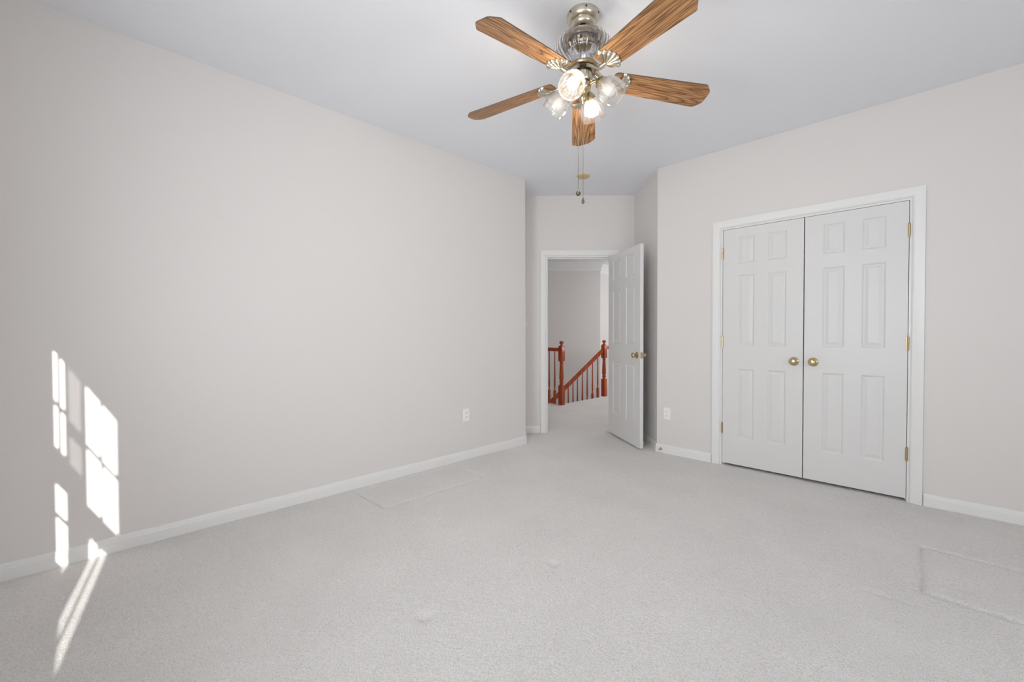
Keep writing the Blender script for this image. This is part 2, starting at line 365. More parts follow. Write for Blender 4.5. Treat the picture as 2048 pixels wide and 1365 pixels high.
# ------------------------------------------------------------------ six panel doors
def six_panel(w, h, th, cols, rows):
    """leaf in local coords: x 0..w, y 0..th (front at y=0), z 0..h"""
    mb = MB(); xs = sorted({0, w, *[c for p in cols for c in p]}); zs = sorted({0, h, *[c for p in rows for c in p]})
    rings = [(0.0, 0.0), (0.006, 0.002), (0.013, 0.0085), (0.019, 0.0085), (0.040, 0.0025), (0.043, 0.0025)]
    for sgn, yb in ((1, 0.0), (-1, th)):
        for i in range(len(xs)-1):
            for j in range(len(zs)-1):
                x0, x1, z0, z1 = xs[i], xs[i+1], zs[j], zs[j+1]
                if (x0, x1) in cols and (z0, z1) in rows:
                    vs = []; fs = []
                    for ins, dp in rings:
                        y = yb+sgn*dp; vs += [(x0+ins, y, z0+ins), (x1-ins, y, z0+ins), (x1-ins, y, z1-ins), (x0+ins, y, z1-ins)]
                    for k in range(len(rings)-1):
                        for q in range(4): fs.append((k*4+q, k*4+(q+1) % 4, k*4+4+(q+1) % 4, k*4+4+q))
                    k = (len(rings)-1)*4; fs.append((k, k+1, k+2, k+3)); mb.add(vs, fs)
                else: mb.add([(x0, yb, z0), (x1, yb, z0), (x1, yb, z1), (x0, yb, z1)], [(0, 1, 2, 3)])
    for a, b in (((0, 0), (w, 0)), ((w, 0), (w, h)), ((w, h), (0, h)), ((0, h), (0, 0))):
        mb.add([(a[0], 0, a[1]), (b[0], 0, b[1]), (b[0], th, b[1]), (a[0], th, a[1])], [(0, 1, 2, 3)])
    import bmesh
    return mb
def leaf_build(name, mb, M):
    import bmesh
    o = mb.build(name, m_door, smooth=0, M=M); bm = bmesh.new(); bm.from_mesh(o.data)
    bmesh.ops.remove_doubles(bm, verts=bm.verts, dist=0.0002); bmesh.ops.recalc_face_normals(bm, faces=bm.faces); bm.to_mesh(o.data); bm.free()
    return structure(o)
KNOBP = [(0.0, 0.0), (0.033, 0.0), (0.0335, 0.003), (0.030, 0.006), (0.024, 0.0075), (0.022, 0.009), (0.014, 0.0105)]
KNOBH = [(0.0, 0.009), (0.0105, 0.009), (0.010, 0.022), (0.013, 0.027), (0.020, 0.031), (0.0255, 0.038), (0.0268, 0.045), (0.024, 0.052), (0.018, 0.056), (0.012, 0.0575), (0.0, 0.058)]
def knob(parent, x, y, z, sgn, keyhole=False):
    """sgn -1: towards local -y"""
    Mx = T(x, y, z) @ Matrix.Rotation(R(90 if sgn < 0 else -90), 4, 'X')
    mb = MB(); mb.lathe(KNOBH, 28, Mx); k = mb.build('door_knob', m_brass, parent, smooth=50)
    mb = MB(); mb.lathe(KNOBP, 32, Mx)
    rz = mb.build('rosette', m_brass, k, smooth=40)
    mb = MB(); mb.lathe([(0.0, 0.0078), (0.003, 0.0078), (0.003, 0.0112), (0, 0.0112)], 10, Mx @ T(0.0275, 0, -0.001) if sgn < 0 else Mx @ T(0.0275, 0, -0.001)); mb.build('screw', m_dark, rz)
    return k
def hinge(parent, x, y, z, m=m_brass):
    mb = MB()
    pr = [(0.0, -0.044)]
    for k in range(5): z0 = -0.044+k*0.0176; pr += [(0.0060, z0), (0.0065, z0+0.0006), (0.0065, z0+0.0170), (0.0060, z0+0.0176)]
    mb.lathe(pr+[(0, 0.044)], 16, T(x, y, z))
    s_ = 1 if x > 0.1 else -1
    mb.box(min(x, x-s_*0.009), max(x, x-s_*0.009), y+0.0035, y+0.0055, z-0.044, z+0.044)
    mb.lathe([(0, -0.050), (0.004, -0.049), (0.004, -0.044), (0, -0.044)], 12, T(x, y, z)); mb.lathe([(0, 0.044), (0.004, 0.045), (0.004, 0.050), (0, 0.051)], 12, T(x, y, z))
    return mb.build('hinge', m, parent, smooth=22)
ROWS24 = [(0.225, 0.825), (1.015, 1.618), (1.712, 1.940)]
DB = 0.031                                    # door bottoms above the slab
LH = CLH-JT-0.003-DB
gap = 0.0035; LW = (CL1-CL0-2*JT-2*gap-0.007)/2
for n, x0, kx in (('door_2', CL0+JT+gap, LW-0.058), ('door_3', CL1-JT-gap-LW, 0.060)):
    leaf = leaf_build(n, six_panel(LW, LH, 0.035, [(0.112, 0.248), (LW-0.248, LW-0.112)], ROWS24), T(x0, YC+0.002, DB))
    knob(leaf, kx, 0.0, 0.903, -1)
    left = n == 'door_2'
    for z in (0.334, 1.083, 1.846): hinge(leaf, (-gap/2-0.001) if left else (LW+gap/2+0.001), -0.005, z-DB)
    tag(leaf, 'closed white six panel closet door hinged on its left, nearer the outlet' if left else 'closed white six panel closet door hinged on its right, farther from the outlet', 'door')
# bedroom door standing open about 100 degrees into the room
H0 = dwp(DS1-JT) + NW*0.004
ud = Vector((0.824, -0.566, 0)).normalized()
Fd = frame(H0 + Vector((0, 0, DB-0.006)), ud)       # local y = left of ud = far side from the hall face
BW, BH = 0.768, DH-JT-0.003-(DB-0.006)
Fd = Fd @ T(0.004, -0.035, 0)
leaf = leaf_build('door_1', six_panel(BW, BH, 0.035, [(0.115, 0.322), (BW-0.322, BW-0.115)], ROWS24), Fd)
tag(leaf, 'open white six panel door swung back towards the alcove side wall', 'door')
knob(leaf, BW-0.062, 0.0, 0.915, -1); knob(leaf, BW-0.062, 0.035, 0.915, 1)
mb = MB(); mb.box(BW-0.0005, BW+0.001, 0.006, 0.029, 0.885, 0.945); mb.lathe([(0, 0), (0.008, 0), (0.008, 0.006), (0, 0.009)], 12, T(BW+0.001, 0.0175, 0.915) @ Matrix.Rotation(R(90), 4, 'Y'))
lp = mb.build('latch_plate', m_brass, leaf, smooth=30)
for z in (0.30, 1.02, 1.93): hinge(leaf, -0.006, 0.037, z-DB)

# closet interior behind the leaves, so the gaps are dark
mb = MB(); mb.box(CL0-0.35, CL1+0.35, 4.62, 4.70, 0, CZ); mb.box(CL0-0.43, CL0-0.35, YC+0.12, 4.70, 0, CZ); mb.box(CL1+0.35, CL1+0.43, YC+0.12, 4.70, 0, CZ)
structure(mb.build('wall_closet_inside', m_closet, smooth=0))
mb = MB(); mb.box(CL0-0.35, CL1+0.35, YC+0.125, 4.62, -0.03, -0.006); structure(mb.build('floor_closet', m_closet, smooth=0))

# ------------------------------------------------------------------ windows behind the camera
def window(name, x0, x1, holes, screen=None):
    """thin sashes in the back wall; holes = lit glass rects (xa,xb,za,zb)"""
    mb = MB(); xs = sorted({x0, x1, *[h[0] for h in holes], *[h[1] for h in holes]}); zs = sorted({0.90, 2.04, *[h[2] for h in holes], *[h[3] for h in holes]})
    for i in range(len(xs)-1):
        for j in range(len(zs)-1):
            xm, zm = (xs[i]+xs[i+1])/2, (zs[j]+zs[j+1])/2
            if any(h[0] < xm < h[1] and h[2] < zm < h[3] for h in holes): continue
            mb.box(xs[i], xs[i+1], YB-0.011, YB-0.001, zs[j], zs[j+1])
    o = structure(mb.build(name, m_trim, smooth=0))
    mb = MB(); mb.box(x0, x1, YB-0.007, YB-0.005, 0.90, 2.04); mb.build('window_pane', m_pane, o, smooth=0)
    return o
mA = 0.0015
wA = window('window_1', WA['x0'], WA['x1'], [(0.147, 0.285, 1.745, 2.0), (0.285+mA, 0.435, 1.745, 2.0), (0.147, 0.285, 1.515, 1.735), (0.285+mA, 0.435, 1.515, 1.735),
       (0.147, 0.435, 1.19, 1.346), (0.147, 0.435, 0.944, 1.180), (0.46, 0.785, 1.72, 2.0), (0.46, 0.785, 1.50, 1.66)])
mb = MB(); mb.box(0.535, 0.878, YB-0.018, YB-0.016, 1.40, 2.08); mb.build('sun_dimming_screen', m_screen, wA, smooth=0)  # added mesh dims the sun to leave a faint patch on the wall
wB = window('window_2', WBd['x0'], WBd['x1'], [(0.845, 1.21, 1.70, 2.01), (1.2112, 1.600, 1.70, 2.01), (0.845, 1.21, 1.385, 1.690), (1.2112, 1.600, 1.385, 1.690),
       (0.875, 1.10, 0.955, 1.235), (1.1015, 1.34, 0.955, 1.235)])
# added unseen side window as daylight source; its closed shade stops the sun
mb = MB()
for c, d in ((0.75, 0.80), (2.10, 2.15), (1.43, 1.47)): mb.box(XR+0.03, XR+0.08, 0.05, 1.95, c, d)
for c, d in ((0.05, 0.10), (0.975, 1.025), (1.90, 1.95)): mb.box(XR+0.03, XR+0.08, c, d, 0.75, 2.15)
w3 = structure(mb.build('added_window_3', m_trim, smooth=0))
mb = MB(); mb.box(XR+0.054, XR+0.058, 0.05, 1.95, 0.75, 2.15); mb.build('window_pane', m_pane, w3, smooth=0)
mb = MB(); mb.box(XR+0.012, XR+0.015, 0.055, 1.945, 0.755, 2.145); mb.build('added_roller_shade', m_added_shade, w3, smooth=0)
casing('trim_5', (XR, 1.95, 0.75), (XR, 0.05, 0.75), 1.40, (-1, 0, 0), 0.0)

# unseen shaded window, added on the back wall to go with its fill lamp
mb = MB()
for c, d in ((0.80, 0.85), (2.05, 2.10), (1.43, 1.47)): mb.box(-1.75, -0.45, YB+0.002, YB+0.022, c, d)
for c, d in ((-1.75, -1.70), (-1.12, -1.08), (-0.50, -0.45)): mb.box(c, d, YB+0.002, YB+0.022, 0.80, 2.10)
w4 = structure(mb.build('added_window_4', m_trim, smooth=0))
mb = MB(); mb.box(-1.75, -0.45, YB+0.004, YB+0.008, 0.80, 2.10); mb.build('window_pane', m_pane, w4, smooth=0)
mb = MB(); mb.box(-1.73, -0.47, YB+0.024, YB+0.027, 0.81, 2.09); mb.build('added_roller_shade', m_added_shade, w4, smooth=0)
casing('trim_8', (-1.75, YB, 0.80), (-0.45, YB, 0.80), 1.30, (0, 1, 0), 0.0)

# ------------------------------------------------------------------ hall and stairwell
EX, EY = -4.395, 5.475                        # stair opening edges
PA = [(-4.9, 2.125), (-1.875, 5.15), (-1.9, 9.8), (EX, 9.8), (EX, EY), (-6.7, EY), (-6.7, 2.15)]
mb = MB(); mb.prism(PA, -0.30, 0.009); structure(mb.build('floor_hall', m_carpet, smooth=0))
mb = MB(); mb.prism([(-6.7, EY), (EX, EY), (EX, 9.8), (-6.7, 9.8)], -2.9, -2.8); structure(mb.build('floor_lower', m_carpet, smooth=0))
cor = Vector((-5.405, 8.125, 0)); c2 = Vector((-5.62, 8.34, 0))
mb = MB(); mb.prism([(cor.x, cor.y), (c2.x, c2.y), (-5.62, 9.8), (-6.8, 9.8), (-6.8, cor.y-(cor.x+6.8))], -2.8, CZ); structure(mb.build('wall_stairwell', m_wall, smooth=0))
mb = MB(); mb.box(-6.82, -6.7, 2.0, 6.9, -2.8, CZ); structure(mb.build('wall_hall_left', m_wall, smooth=0))
mb = MB(); mb.box(-6.8, -1.8, 9.8, 9.92, -2.8, CZ); structure(mb.build('wall_hall_far', m_wall, smooth=0))
mb = MB(); mb.box(-1.9, -1.8, 4.6, 9.9, -0.3, CZ); structure(mb.build('wall_hall_right', m_wall, smooth=0))
mb = MB(); mb.box(-6.8, -4.7, 2.03, 2.15, -0.3, CZ); structure(mb.build('wall_hall_near', m_wall, smooth=0))
mb = MB(); mb.box(-6.7, EX, EY-0.12, EY-0.001, -2.8, -0.30); mb.box(EX+0.001, EX+0.12, EY-0.12, 9.8, -2.8, -0.30)
structure(mb.build('wall_under_landing', m_wall, smooth=0))
mb = MB(); h = 0.20; dpt = 0.095
crown = [(0, 0), (dpt, 0), (dpt, -0.012), (dpt-0.012, -0.022), (0.060, -0.050), (0.030, -0.095), (0.024, -0.108), (0.024, -0.116), (0.014, -0.122), (0.014, -0.185), (0.008, -h), (0, -h)]
far_l = Vector((-6.7, cor.y-(cor.x+6.7), 0))
mb.sweep([(far_l.x, far_l.y, CZ), (cor.x, cor.y, CZ), (c2.x, c2.y, CZ), (-5.62, 9.8, CZ)], crown, (0, 0, 1), 1)
structure(mb.build('trim_6', m_trim, smooth=25))
mb = MB(); mb.prism([(-6.7, EY-0.03), (EX+0.03, EY-0.03), (EX+0.03, 9.8), (EX-0.012, 9.8), (EX-0.012, EY+0.012), (-6.7, EY+0.012)], -0.30, 0.006)
structure(mb.build('trim_7', m_trim, smooth=0))

# staircase going down behind the railing
hd = Vector((-math.sin(R(13)), -math.cos(R(13)), 0)); N1 = Vector((-4.357, 5.450, 0)); N2 = Vector((-4.406, 6.748, 0))
SL = 0.72
sd_ = Vector((hd.y, -hd.x, 0)); sd_ = -sd_ if sd_.x > 0 else sd_
mb = MB(); Fm = frame(N2 + Vector((0, 0, 0)), hd)
yd = 1 if (Fm.to_3x3() @ Vector((0, 1, 0))).x < 0 else -1
for k in range(8):
    a, b = (0.05, 1.0) if yd > 0 else (-1.0, -0.05)
    if k < 5: mb.box(0.06+0.25*k, 0.06+0.25*(k+1)+0.02, a, b, -0.18*(k+1)-0.36, -0.18*(k+1)-0.14, Fm)
structure(mb.build('stair_flight', m_carpet, smooth=0))

rail_root = empty('stair_railing', T(N1.x, N1.y, 0.01))
tag(rail_root, 'red cherry stained wooden stair railing at the edge of the hall landing', 'railing')
def rel(o): o.parent = rail_root; o.matrix_parent_inverse = rail_root.matrix_world.inverted(); return o
def newel(p):
    mb = MB(); Mz = T(p.x, p.y, 0.010) @ Matrix.Rotation(R(0), 4, 'Z'); w = 0.038
    def blk(z0, z1, c0, c1):
        vs = []; lv = [(z0, w-0.008 if c0 else w), (z0+0.012 if c0 else z0, w), (z1-0.03 if c1 else z1, w), (z1, w-0.014 if c1 else w)]
        for z, q in lv: vs += [(-q, -q, z), (q, -q, z), (q, q, z), (-q, q, z)]
        fs = [(3, 2, 1, 0), (12, 13, 14, 15)]
        for k in range(3):
            for q in range(4): fs.append((k*4+q, k*4+(q+1) % 4, k*4+4+(q+1) % 4, k*4+4+q))
        mb.add(vs, fs, Mz)
    blk(0, 0.315, False, False); blk(0.700, 0.955, True, True)
    mb.lathe([(0.030, 0.313), (0.036, 0.318), (0.036, 0.326), (0.026, 0.334), (0.024, 0.342), (0.034, 0.352), (0.036, 0.366), (0.033, 0.380), (0.024, 0.388), (0.024, 0.394), (0.034, 0.402),
              (0.037, 0.430), (0.035, 0.50), (0.031, 0.58), (0.027, 0.645), (0.025, 0.662), (0.031, 0.670), (0.031, 0.680), (0.025, 0.686), (0.032, 0.703)], 24, Mz)
    mb.lathe([(0.022, 0.95), (0.020, 0.962), (0.016, 0.968), (0.018, 0.974), (0.030, 0.984), (0.036, 0.998), (0.034, 1.012), (0.026, 1.022), (0.010, 1.028), (0, 1.029)], 24, Mz)
    return rel(mb.build('newel_post', m_cherry, smooth=40))
newel(N1); newel(N2)
RP = [(-0.029, 0.0), (0.029, 0.0), (0.032, 0.012), (0.027, 0.022), (0.031, 0.034), (0.024, 0.050), (0.010, 0.058), (-0.010, 0.058), (-0.024, 0.050), (-0.031, 0.034), (-0.027, 0.022), (-0.032, 0.012)]
def rail(a, b):
    mb = MB(); a = Vector(a); b = Vector(b); t = (b-a).normalized(); n = t.cross(Vector((0, 0, 1))).cross(t).normalized()
    mb.sweep([a, b], RP, n, 1); return rel(mb.build('handrail', m_cherry, smooth=35))
rail((N1.x-0.036, N1.y+0.01, 0.870), (-6.7, N1.y+0.01, 0.870))
rail((N2.x, N2.y+0.036, 0.870), (N2.x+0.0, 9.8, 0.870))
q0 = N2 + hd*0.036; rail((q0.x, q0.y, 0.828-0.006), (q0.x+hd.x*1.62, q0.y+hd.y*1.62, 0.822-SL*1.62))
def baluster(p, zb, zt, sq, step=0.0):
    mb = MB(); Mz = T(p[0], p[1], 0)
    mb.box(-0.016, 0.016, -0.016, 0.016, zb, zb+sq, Mz)
    H_ = zt-zb-sq; z = zb+sq
    mb.lathe([(0.014, z-0.002), (0.016, z+0.008), (0.011, z+0.018), (0.0095, z+0.03), (0.013, z+0.05), (0.0145, z+0.10), (0.013, z+0.2), (0.0105, z+0.62*H_), (0.0085, zt)], 14, Mz)
    return rel(mb.build('baluster', m_cherry, smooth=40))
for x in (-4.506, -4.623, -4.740, -4.857, -4.974): baluster((x, N1.y+0.01), 0.010, 0.872, 0.215)
for k in range(3): baluster((N2.x, N2.y+0.20+0.19*k), 0.010, 0.872, 0.215)
for k, t in enumerate((0.156, 0.282, 0.406, 0.518, 0.632, 0.732, 0.838)):
    p = N2 + hd*t; zt = 0.828-SL*t+0.01; tread = -0.18*(int((t-0.06)/0.25)+1) if t > 0.06 else 0
    p = N2 + hd*t
    baluster((p.x, p.y), tread, zt, max(0.18, zt-0.555-tread))

# ------------------------------------------------------------------ outlets, switch, door stops, detector base
def outlet(name, Mx, label):
    """Mx: local x right, y out of the wall towards the room, z up"""
    t = empty(name, Mx); tag(t, label, 'outlet', 'duplex outlets')
    mb = MB(); w, h = 0.035, 0.0575
    vs = [(-w, 0, -h), (w, 0, -h), (w, 0, h), (-w, 0, h), (-w+.001, .003, -h+.001), (w-.001, .003, -h+.001), (w-.001, .003, h-.001), (-w+.001, .003, h-.001), (-w+.005, .0055, -h+.005), (w-.005, .0055, -h+.005), (w-.005, .0055, h-.005), (-w+.005, .0055, h-.005)]
    fs = [(3, 2, 1, 0), (8, 9, 10, 11)]+[(k*4+q, k*4+(q+1) % 4, k*4+4+(q+1) % 4, k*4+4+q) for k in (0, 1) for q in range(4)]
    mb.add(vs, fs); mb.build('faceplate', m_plate, t, smooth=0)
    for s in (-1, 1):
        mb = MB(); poly = []
        for k in range(24):
            a = 2*PI*k/24; x = 0.0172*math.cos(a); z = max(-0.0125, min(0.0125, 0.0172*math.sin(a))); poly.append((x, z))
        mb.prism(poly, 0.0, 0.0075, Matrix.Translation((0, 0, s*0.0195)) @ Matrix(((1, 0, 0, 0), (0, 0, 1, 0), (0, 1, 0, 0), (0, 0, 0, 1))))
        r = mb.build('receptacle', m_plate, t, smooth=0)
        mb = MB(); z = s*0.0195
        mb.box(-0.0078, -0.0055, 0.0072, 0.0079, z-0.001, z+0.0085); mb.box(0.0055, 0.0078, 0.0072, 0.0079, z-0.000, z+0.0075)
        mb.lathe([(0, 0), (0.0026, 0), (0.0026, 0.0009), (0, 0.0009)], 12, T(0, 0.0072, z-0.0072) @ Matrix.Rotation(R(-90), 4, 'X'))
        mb.build('socket_slots', m_dark, r, smooth=0)
    mb = MB(); mb.lathe([(0, 0), (0.003, 0), (0.0025, 0.001), (0, 0.0013)], 12, T(0, 0.0055, 0) @ Matrix.Rotation(R(-90), 4, 'X')); mb.build('plate_screw', m_plate, t)
    return t
Mo = frame((XL+0.0005, 2.471, 0.415), (0, 1, 0)); Mo = Matrix(((0, 1, 0, XL+0.0005), (-1, 0, 0, 2.471), (0, 0, 1, 0.415), (0, 0, 0, 1)))
outlet('electrical_outlet', Mo, 'white duplex outlet low on the long blank left wall')
Mo = Matrix(((-1, 0, 0, -1.873), (0, -1, 0, YC-0.0005), (0, 0, 1, 0.389), (0, 0, 0, 1)))
outlet('electrical_outlet', Mo, 'white duplex outlet between the alcove corner and the closet casing')
# light switch on the short return, seen edge on
ret_u = (A1-A0).normalized(); ret_n = Vector((D2, D2, 0))
ps = A0 + ret_u*0.10
Ms = Matrix((Vector((-ret_u.x, -ret_u.y, 0)), ret_n, Vector((0, 0, 1)))).transposed().to_4x4(); Ms.translation = Vector((ps.x, ps.y, 1.262)) + ret_n*0.0006
t = empty('light_switch', Ms); tag(t, 'white toggle light switch on the return by the door, seen edge on', 'light switch')
mb = MB(); mb.box(-0.035, 0.035, 0, 0.005, -0.0575, 0.0575); mb.build('switch_plate', m_plate, t, smooth=0)
mb = MB(); mb.prism([(-0.005, -0.008), (0.005, -0.008), (0.005, 0.008), (-0.005, 0.008)], 0.004, 0.018, Matrix.Rotation(R(-90-20), 4, 'X') @ Matrix.Identity(4)); mb.build('toggle', m_plate, t, smooth=0)

def spring_stop(base, d, label):
    Mx = frame(base, d); Mx = Mx @ Matrix.Rotation(R(90), 4, 'Y')    # local z = d
    t = empty('door_stop', Mx); tag(t, label, 'door stop', 'brass door stops on the baseboard')
    mb = MB(); mb.lathe([(0, 0), (0.0125, 0), (0.0125, 0.002), (0.009, 0.005), (0.005, 0.007), (0, 0.007)], 20); mb.build('base_flange', m_brass, t, smooth=40)
    mb = MB(); mb.lathe([(0, 0.006), (0.0042, 0.006), (0.0042, 0.058), (0.0055, 0.060), (0.0055, 0.066), (0, 0.066)], 16); mb.build('rod', m_brass, t, smooth=40)
    mb = MB(); mb.lathe([(0, 0.066), (0.0085, 0.066), (0.009, 0.069), (0.0088, 0.076), (0.007, 0.079), (0, 0.080)], 20); mb.build('bumper', m_plate, t, smooth=40)
    return t
ssn = Vector((-D2, -D2, 0))
pb = Vector((-2.0897, 4.0587, 0.052)) + ssn*0.0145
spring_stop(pb, (-D2, -D2, 0), 'brass door stop in the alcove reaching towards the open white door')
spring_stop((-1.925, YC-0.0145, 0.048), (0, -1, 0.0), 'brass door stop on the closet wall baseboard below the outlet')

mb = MB(); det = (-2.575, 3.572)
t = empty('smoke_detector_base', T(det[0], det[1], CZ)); tag(t, 'small round yellowed smoke detector base on the ceiling behind the fan', 'smoke detector')
mb.lathe([(0, -0.001), (0.060, -0.001), (0.063, -0.004), (0.064, -0.012), (0.062, -0.018), (0.056, -0.021), (0, -0.0215)], 40); mb.build('mounting_plate', m_yellow, t, smooth=30)
mb = MB(); mb.lathe([(0.0, 0.0), (0.0665, 0.0), (0.0665, -0.003), (0.0, -0.003)], 40); mb.build('white_rim', m_plate, t, smooth=30)
mb = MB(); mb.box(-0.012, 0.012, -0.006, 0.006, -0.026, -0.0215, T(-0.02, -0.03, 0)); mb.build('wiring_plug', m_yellow, t, smooth=0)

# ------------------------------------------------------------------ ceiling fan
FX, FY = -1.289, 1.783
fan = empty('ceiling_fan', T(FX, FY, CZ))
tag(fan, 'antique brass ceiling fan with oak blades, crystal housing and four glass light shades', 'ceiling fan')
AW = PI/2 + YAW                                # world angle pointing away from the camera
def az(deg): return AW - R(deg)                # clockwise from 'away'
def Z(z): return z - CZ                        # world height to fan local
def lat(name, prof, m, parent=fan, n=48, rib=None, closed=False, smooth=40, M=None):
    mb = MB(); mb.lathe([(r, Z(z)) for r, z in prof], n, M, rib, closed=closed); return mb.build(name, m, parent, smooth=smooth)
can = lat('canopy', [(0, CZ-0.0005), (0.077, CZ-0.0005), (0.080, CZ-0.006), (0.080, CZ-0.014), (0.078, CZ-0.026), (0.073, CZ-0.036), (0.064, CZ-0.043), (0.0605, CZ-0.0435), (0.062, CZ-0.048), (0.061, CZ-0.056), (0.056, CZ-0.065), (0.048, CZ-0.071), (0.044, CZ-0.072), (0.0415, CZ-0.070), (0.040, CZ-0.064), (0.035, CZ-0.052), (0, CZ-0.050)], m_nickel)
for k in range(6):
    a = 2*PI*k/6+0.3; mb = MB(); mb.lathe([(0, -0.002), (0.0045, -0.002), (0.0045, 0.003), (0, 0.004)], 12, T(0.0785*math.cos(a), 0.0785*math.sin(a), -0.016) @ Matrix.Rotation(a, 4, 'Z') @ Matrix.Rotation(R(90), 4, 'Y'))
    mb.build('canopy_screw', m_dark, can)
lat('downrod', [(0, 2.692), (0.0135, 2.692), (0.0135, 2.606), (0, 2.606)], m_darkmetal, n=24)
lat('rod_coupling', [(0, 2.632), (0.021, 2.632), (0.024, 2.626), (0.024, 2.612), (0.034, 2.606), (0.034, 2.600), (0, 2.600)], m_nickel, n=32)
# top plate and motor inside the crystal
lat('motor_top_plate', [(0, 2.606), (0.116, 2.606), (0.124, 2.603), (0.126, 2.600), (0.122, 2.598), (0, 2.597)], m_nickel)
motor = lat('motor', [(0, 2.597), (0.070, 2.597), (0.084, 2.594), (0.088, 2.588), (0.088, 2.566), (0.084, 2.562), (0.080, 2.560), (0, 2.560)], mat('motor_bronze', (0.42, 0.34, 0.28), 0.25, 1.0))
lat('motor_bell', [(0, 2.561), (0.074, 2.561), (0.070, 2.556), (0.036, 2.552), (0.022, 2.545), (0.020, 2.488), (0, 2.488)], mat('polished_steel', (0.78, 0.80, 0.84), 0.12, 1.0), motor)
for k in range(18):
    a = 2*PI*k/18; mbf = MB(); mbf.box(0.0870, 0.0895, -0.007, 0.007, Z(2.569), Z(2.587), Matrix.Rotation(a, 4, 'Z')); mbf.build('motor_vent', m_darkmetal if k % 2 else m_nickel, motor, smooth=0)
def rib(t, r, z): return 1 + 0.035*(abs(math.cos(17*t))-0.6)*min(1, (2.605-z)/0.02)
outer = [(0.124, 2.598), (0.133, 2.592), (0.139, 2.582), (0.142, 2.568), (0.1415, 2.555), (0.137, 2.538), (0.126, 2.520), (0.110, 2.502), (0.090, 2.487), (0.070, 2.478)]
prof = outer + [(r-0.006, z+0.001) for r, z in outer[::-1]]
lat('crystal_housing', prof, m_crystal, n=196, rib=rib, closed=True, smooth=60)
lat('lower_ring', [(0.050, 2.490), (0.064, 2.490), (0.071, 2.485), (0.073, 2.478), (0.070, 2.471), (0.062, 2.466), (0.050, 2.466)], m_brass, n=48)
lat('flywheel', [(0.0, 2.468), (0.058, 2.468), (0.066, 2.462), (0.066, 2.452), (0.056, 2.448), (0.0, 2.448)], m_darkmetal, n=48)
lat('switch_housing', [(0, 2.450), (0.040, 2.450), (0.0465, 2.446), (0.047, 2.410), (0.043, 2.404), (0, 2.403)], m_nickel, n=40)
# blade brackets + blades
RB, RT_, HW0, HW1 = 0.150, 0.662, 0.058, 0.073
ZROOT, ZTIP = 2.418, 2.380; PITCH = math.tan(R(12))
def blade_z(x, y): return ZROOT + (ZTIP-ZROOT)*(x-RB)/(RT_-RB) - PITCH*y
def blade_mesh():
    mb = MB(); out = []
    def arc(cx_, cy_, r, a0, a1, n=5): return [(cx_+r*math.cos(R(a0+(a1-a0)*k/n)), cy_+r*math.sin(R(a0+(a1-a0)*k/n))) for k in range(n+1)]
    out += [(RB, -HW0+0.035)]+arc(RB+0.022, -HW0+0.022-0.0, 0.022, 200, 262, 4)
    out += [(RT_-0.042, -HW1)]; out += [(RT_-0.034, -HW1+0.002), (RT_-0.006, -HW1+0.030), (RT_, -HW1+0.042)]
    out += [(RT_, HW1-0.042), (RT_-0.006, HW1-0.030), (RT_-0.034, HW1-0.002), (RT_-0.042, HW1)]
    out += arc(RB+0.022, HW0-0.022, 0.022, 98, 160, 4)+[(RB, HW0-0.035)]
    n = len(out); th = 0.0055
    vs = [(x, y, Z(blade_z(x, y))) for x, y in out]+[(x, y, Z(blade_z(x, y)+th)) for x, y in out]
    mb.add(vs, [tuple(range(n-1, -1, -1)), tuple(range(n, 2*n))], mi=0)
    mb.add(vs, [(i, (i+1) % n, n+(i+1) % n, n+i) for i in range(n)], mi=1)
    return mb
def bracket_mesh():
    mb = MB(); prev = None
    # scalloped shell under the blade root, seven lobes
    nu, nv = 12, 84; x0 = 0.150; A = R(62); Rr = 0.088
    vs = []
    for lay in (0, 1):
        for i in range(nu+1):
            u = i/nu
            for j in range(nv+1):
                v = -1+2*j/nv; lob = abs(math.cos(v*PI*3.5))**0.8
                rr = 0.010 + (Rr*(0.80+0.20*math.cos(v*1.1)) + 0.009*lob - 0.010)*u
                a = v*A*(0.18+0.82*u**0.7)
                x = x0+rr*math.cos(a)*1.0; y = rr*math.sin(a)*0.92
                base = blade_z(x, y)
                hgt = (0.0025+0.0125*math.sin(PI*min(1, u*0.62+0.30))*(1-0.15*abs(v)) + 0.0085*lob*u**0.6)*(1.0 if u < 0.93 else (1-u)/0.07*0.75+0.25)
                z = base - (hgt if lay == 0 else 0.0003)
                vs.append((x, y, Z(z)))
    W_ = nv+1; N = (nu+1)*W_; fs = []
    for lay in (0, 1):
        for i in range(nu):
            for j in range(nv): a = lay*N+i*W_+j; fs.append((a, a+1, a+W_+1, a+W_))
    for i in range(nu):
        for j in (0, nv): a = i*W_+j; fs.append((a, a+W_, a+W_+N, a+N))
    for j in range(nv):
        for i in (0, nu): a = i*W_+j; fs.append((a, a+1, a+1+N, a+N))
    mb.add(vs, fs)
    mb.tube([(0.050, 0.016, Z(2.458)), (0.070, 0.016, Z(2.452)), (0.090, 0.012, Z(2.432)), (0.112, 0.005, Z(2.412)), (0.135, 0.0, Z(2.403)), (0.160, 0.0, Z(2.402)), (0.185, 0, Z(2.404))], [0.008, 0.010, 0.0095, 0.009, 0.0095, 0.010, 0.004], 12, flat=1.25)
    mb.tube([(0.050, -0.016, Z(2.458)), (0.070, -0.016, Z(2.450)), (0.092, -0.012, Z(2.432)), (0.112, -0.005, Z(2.412)), (0.130, 0.0, Z(2.404))], [0.007, 0.008, 0.007, 0.007, 0.006], 10, flat=1.2)
    return mb
B0 = 9.7
blade0 = br0 = None
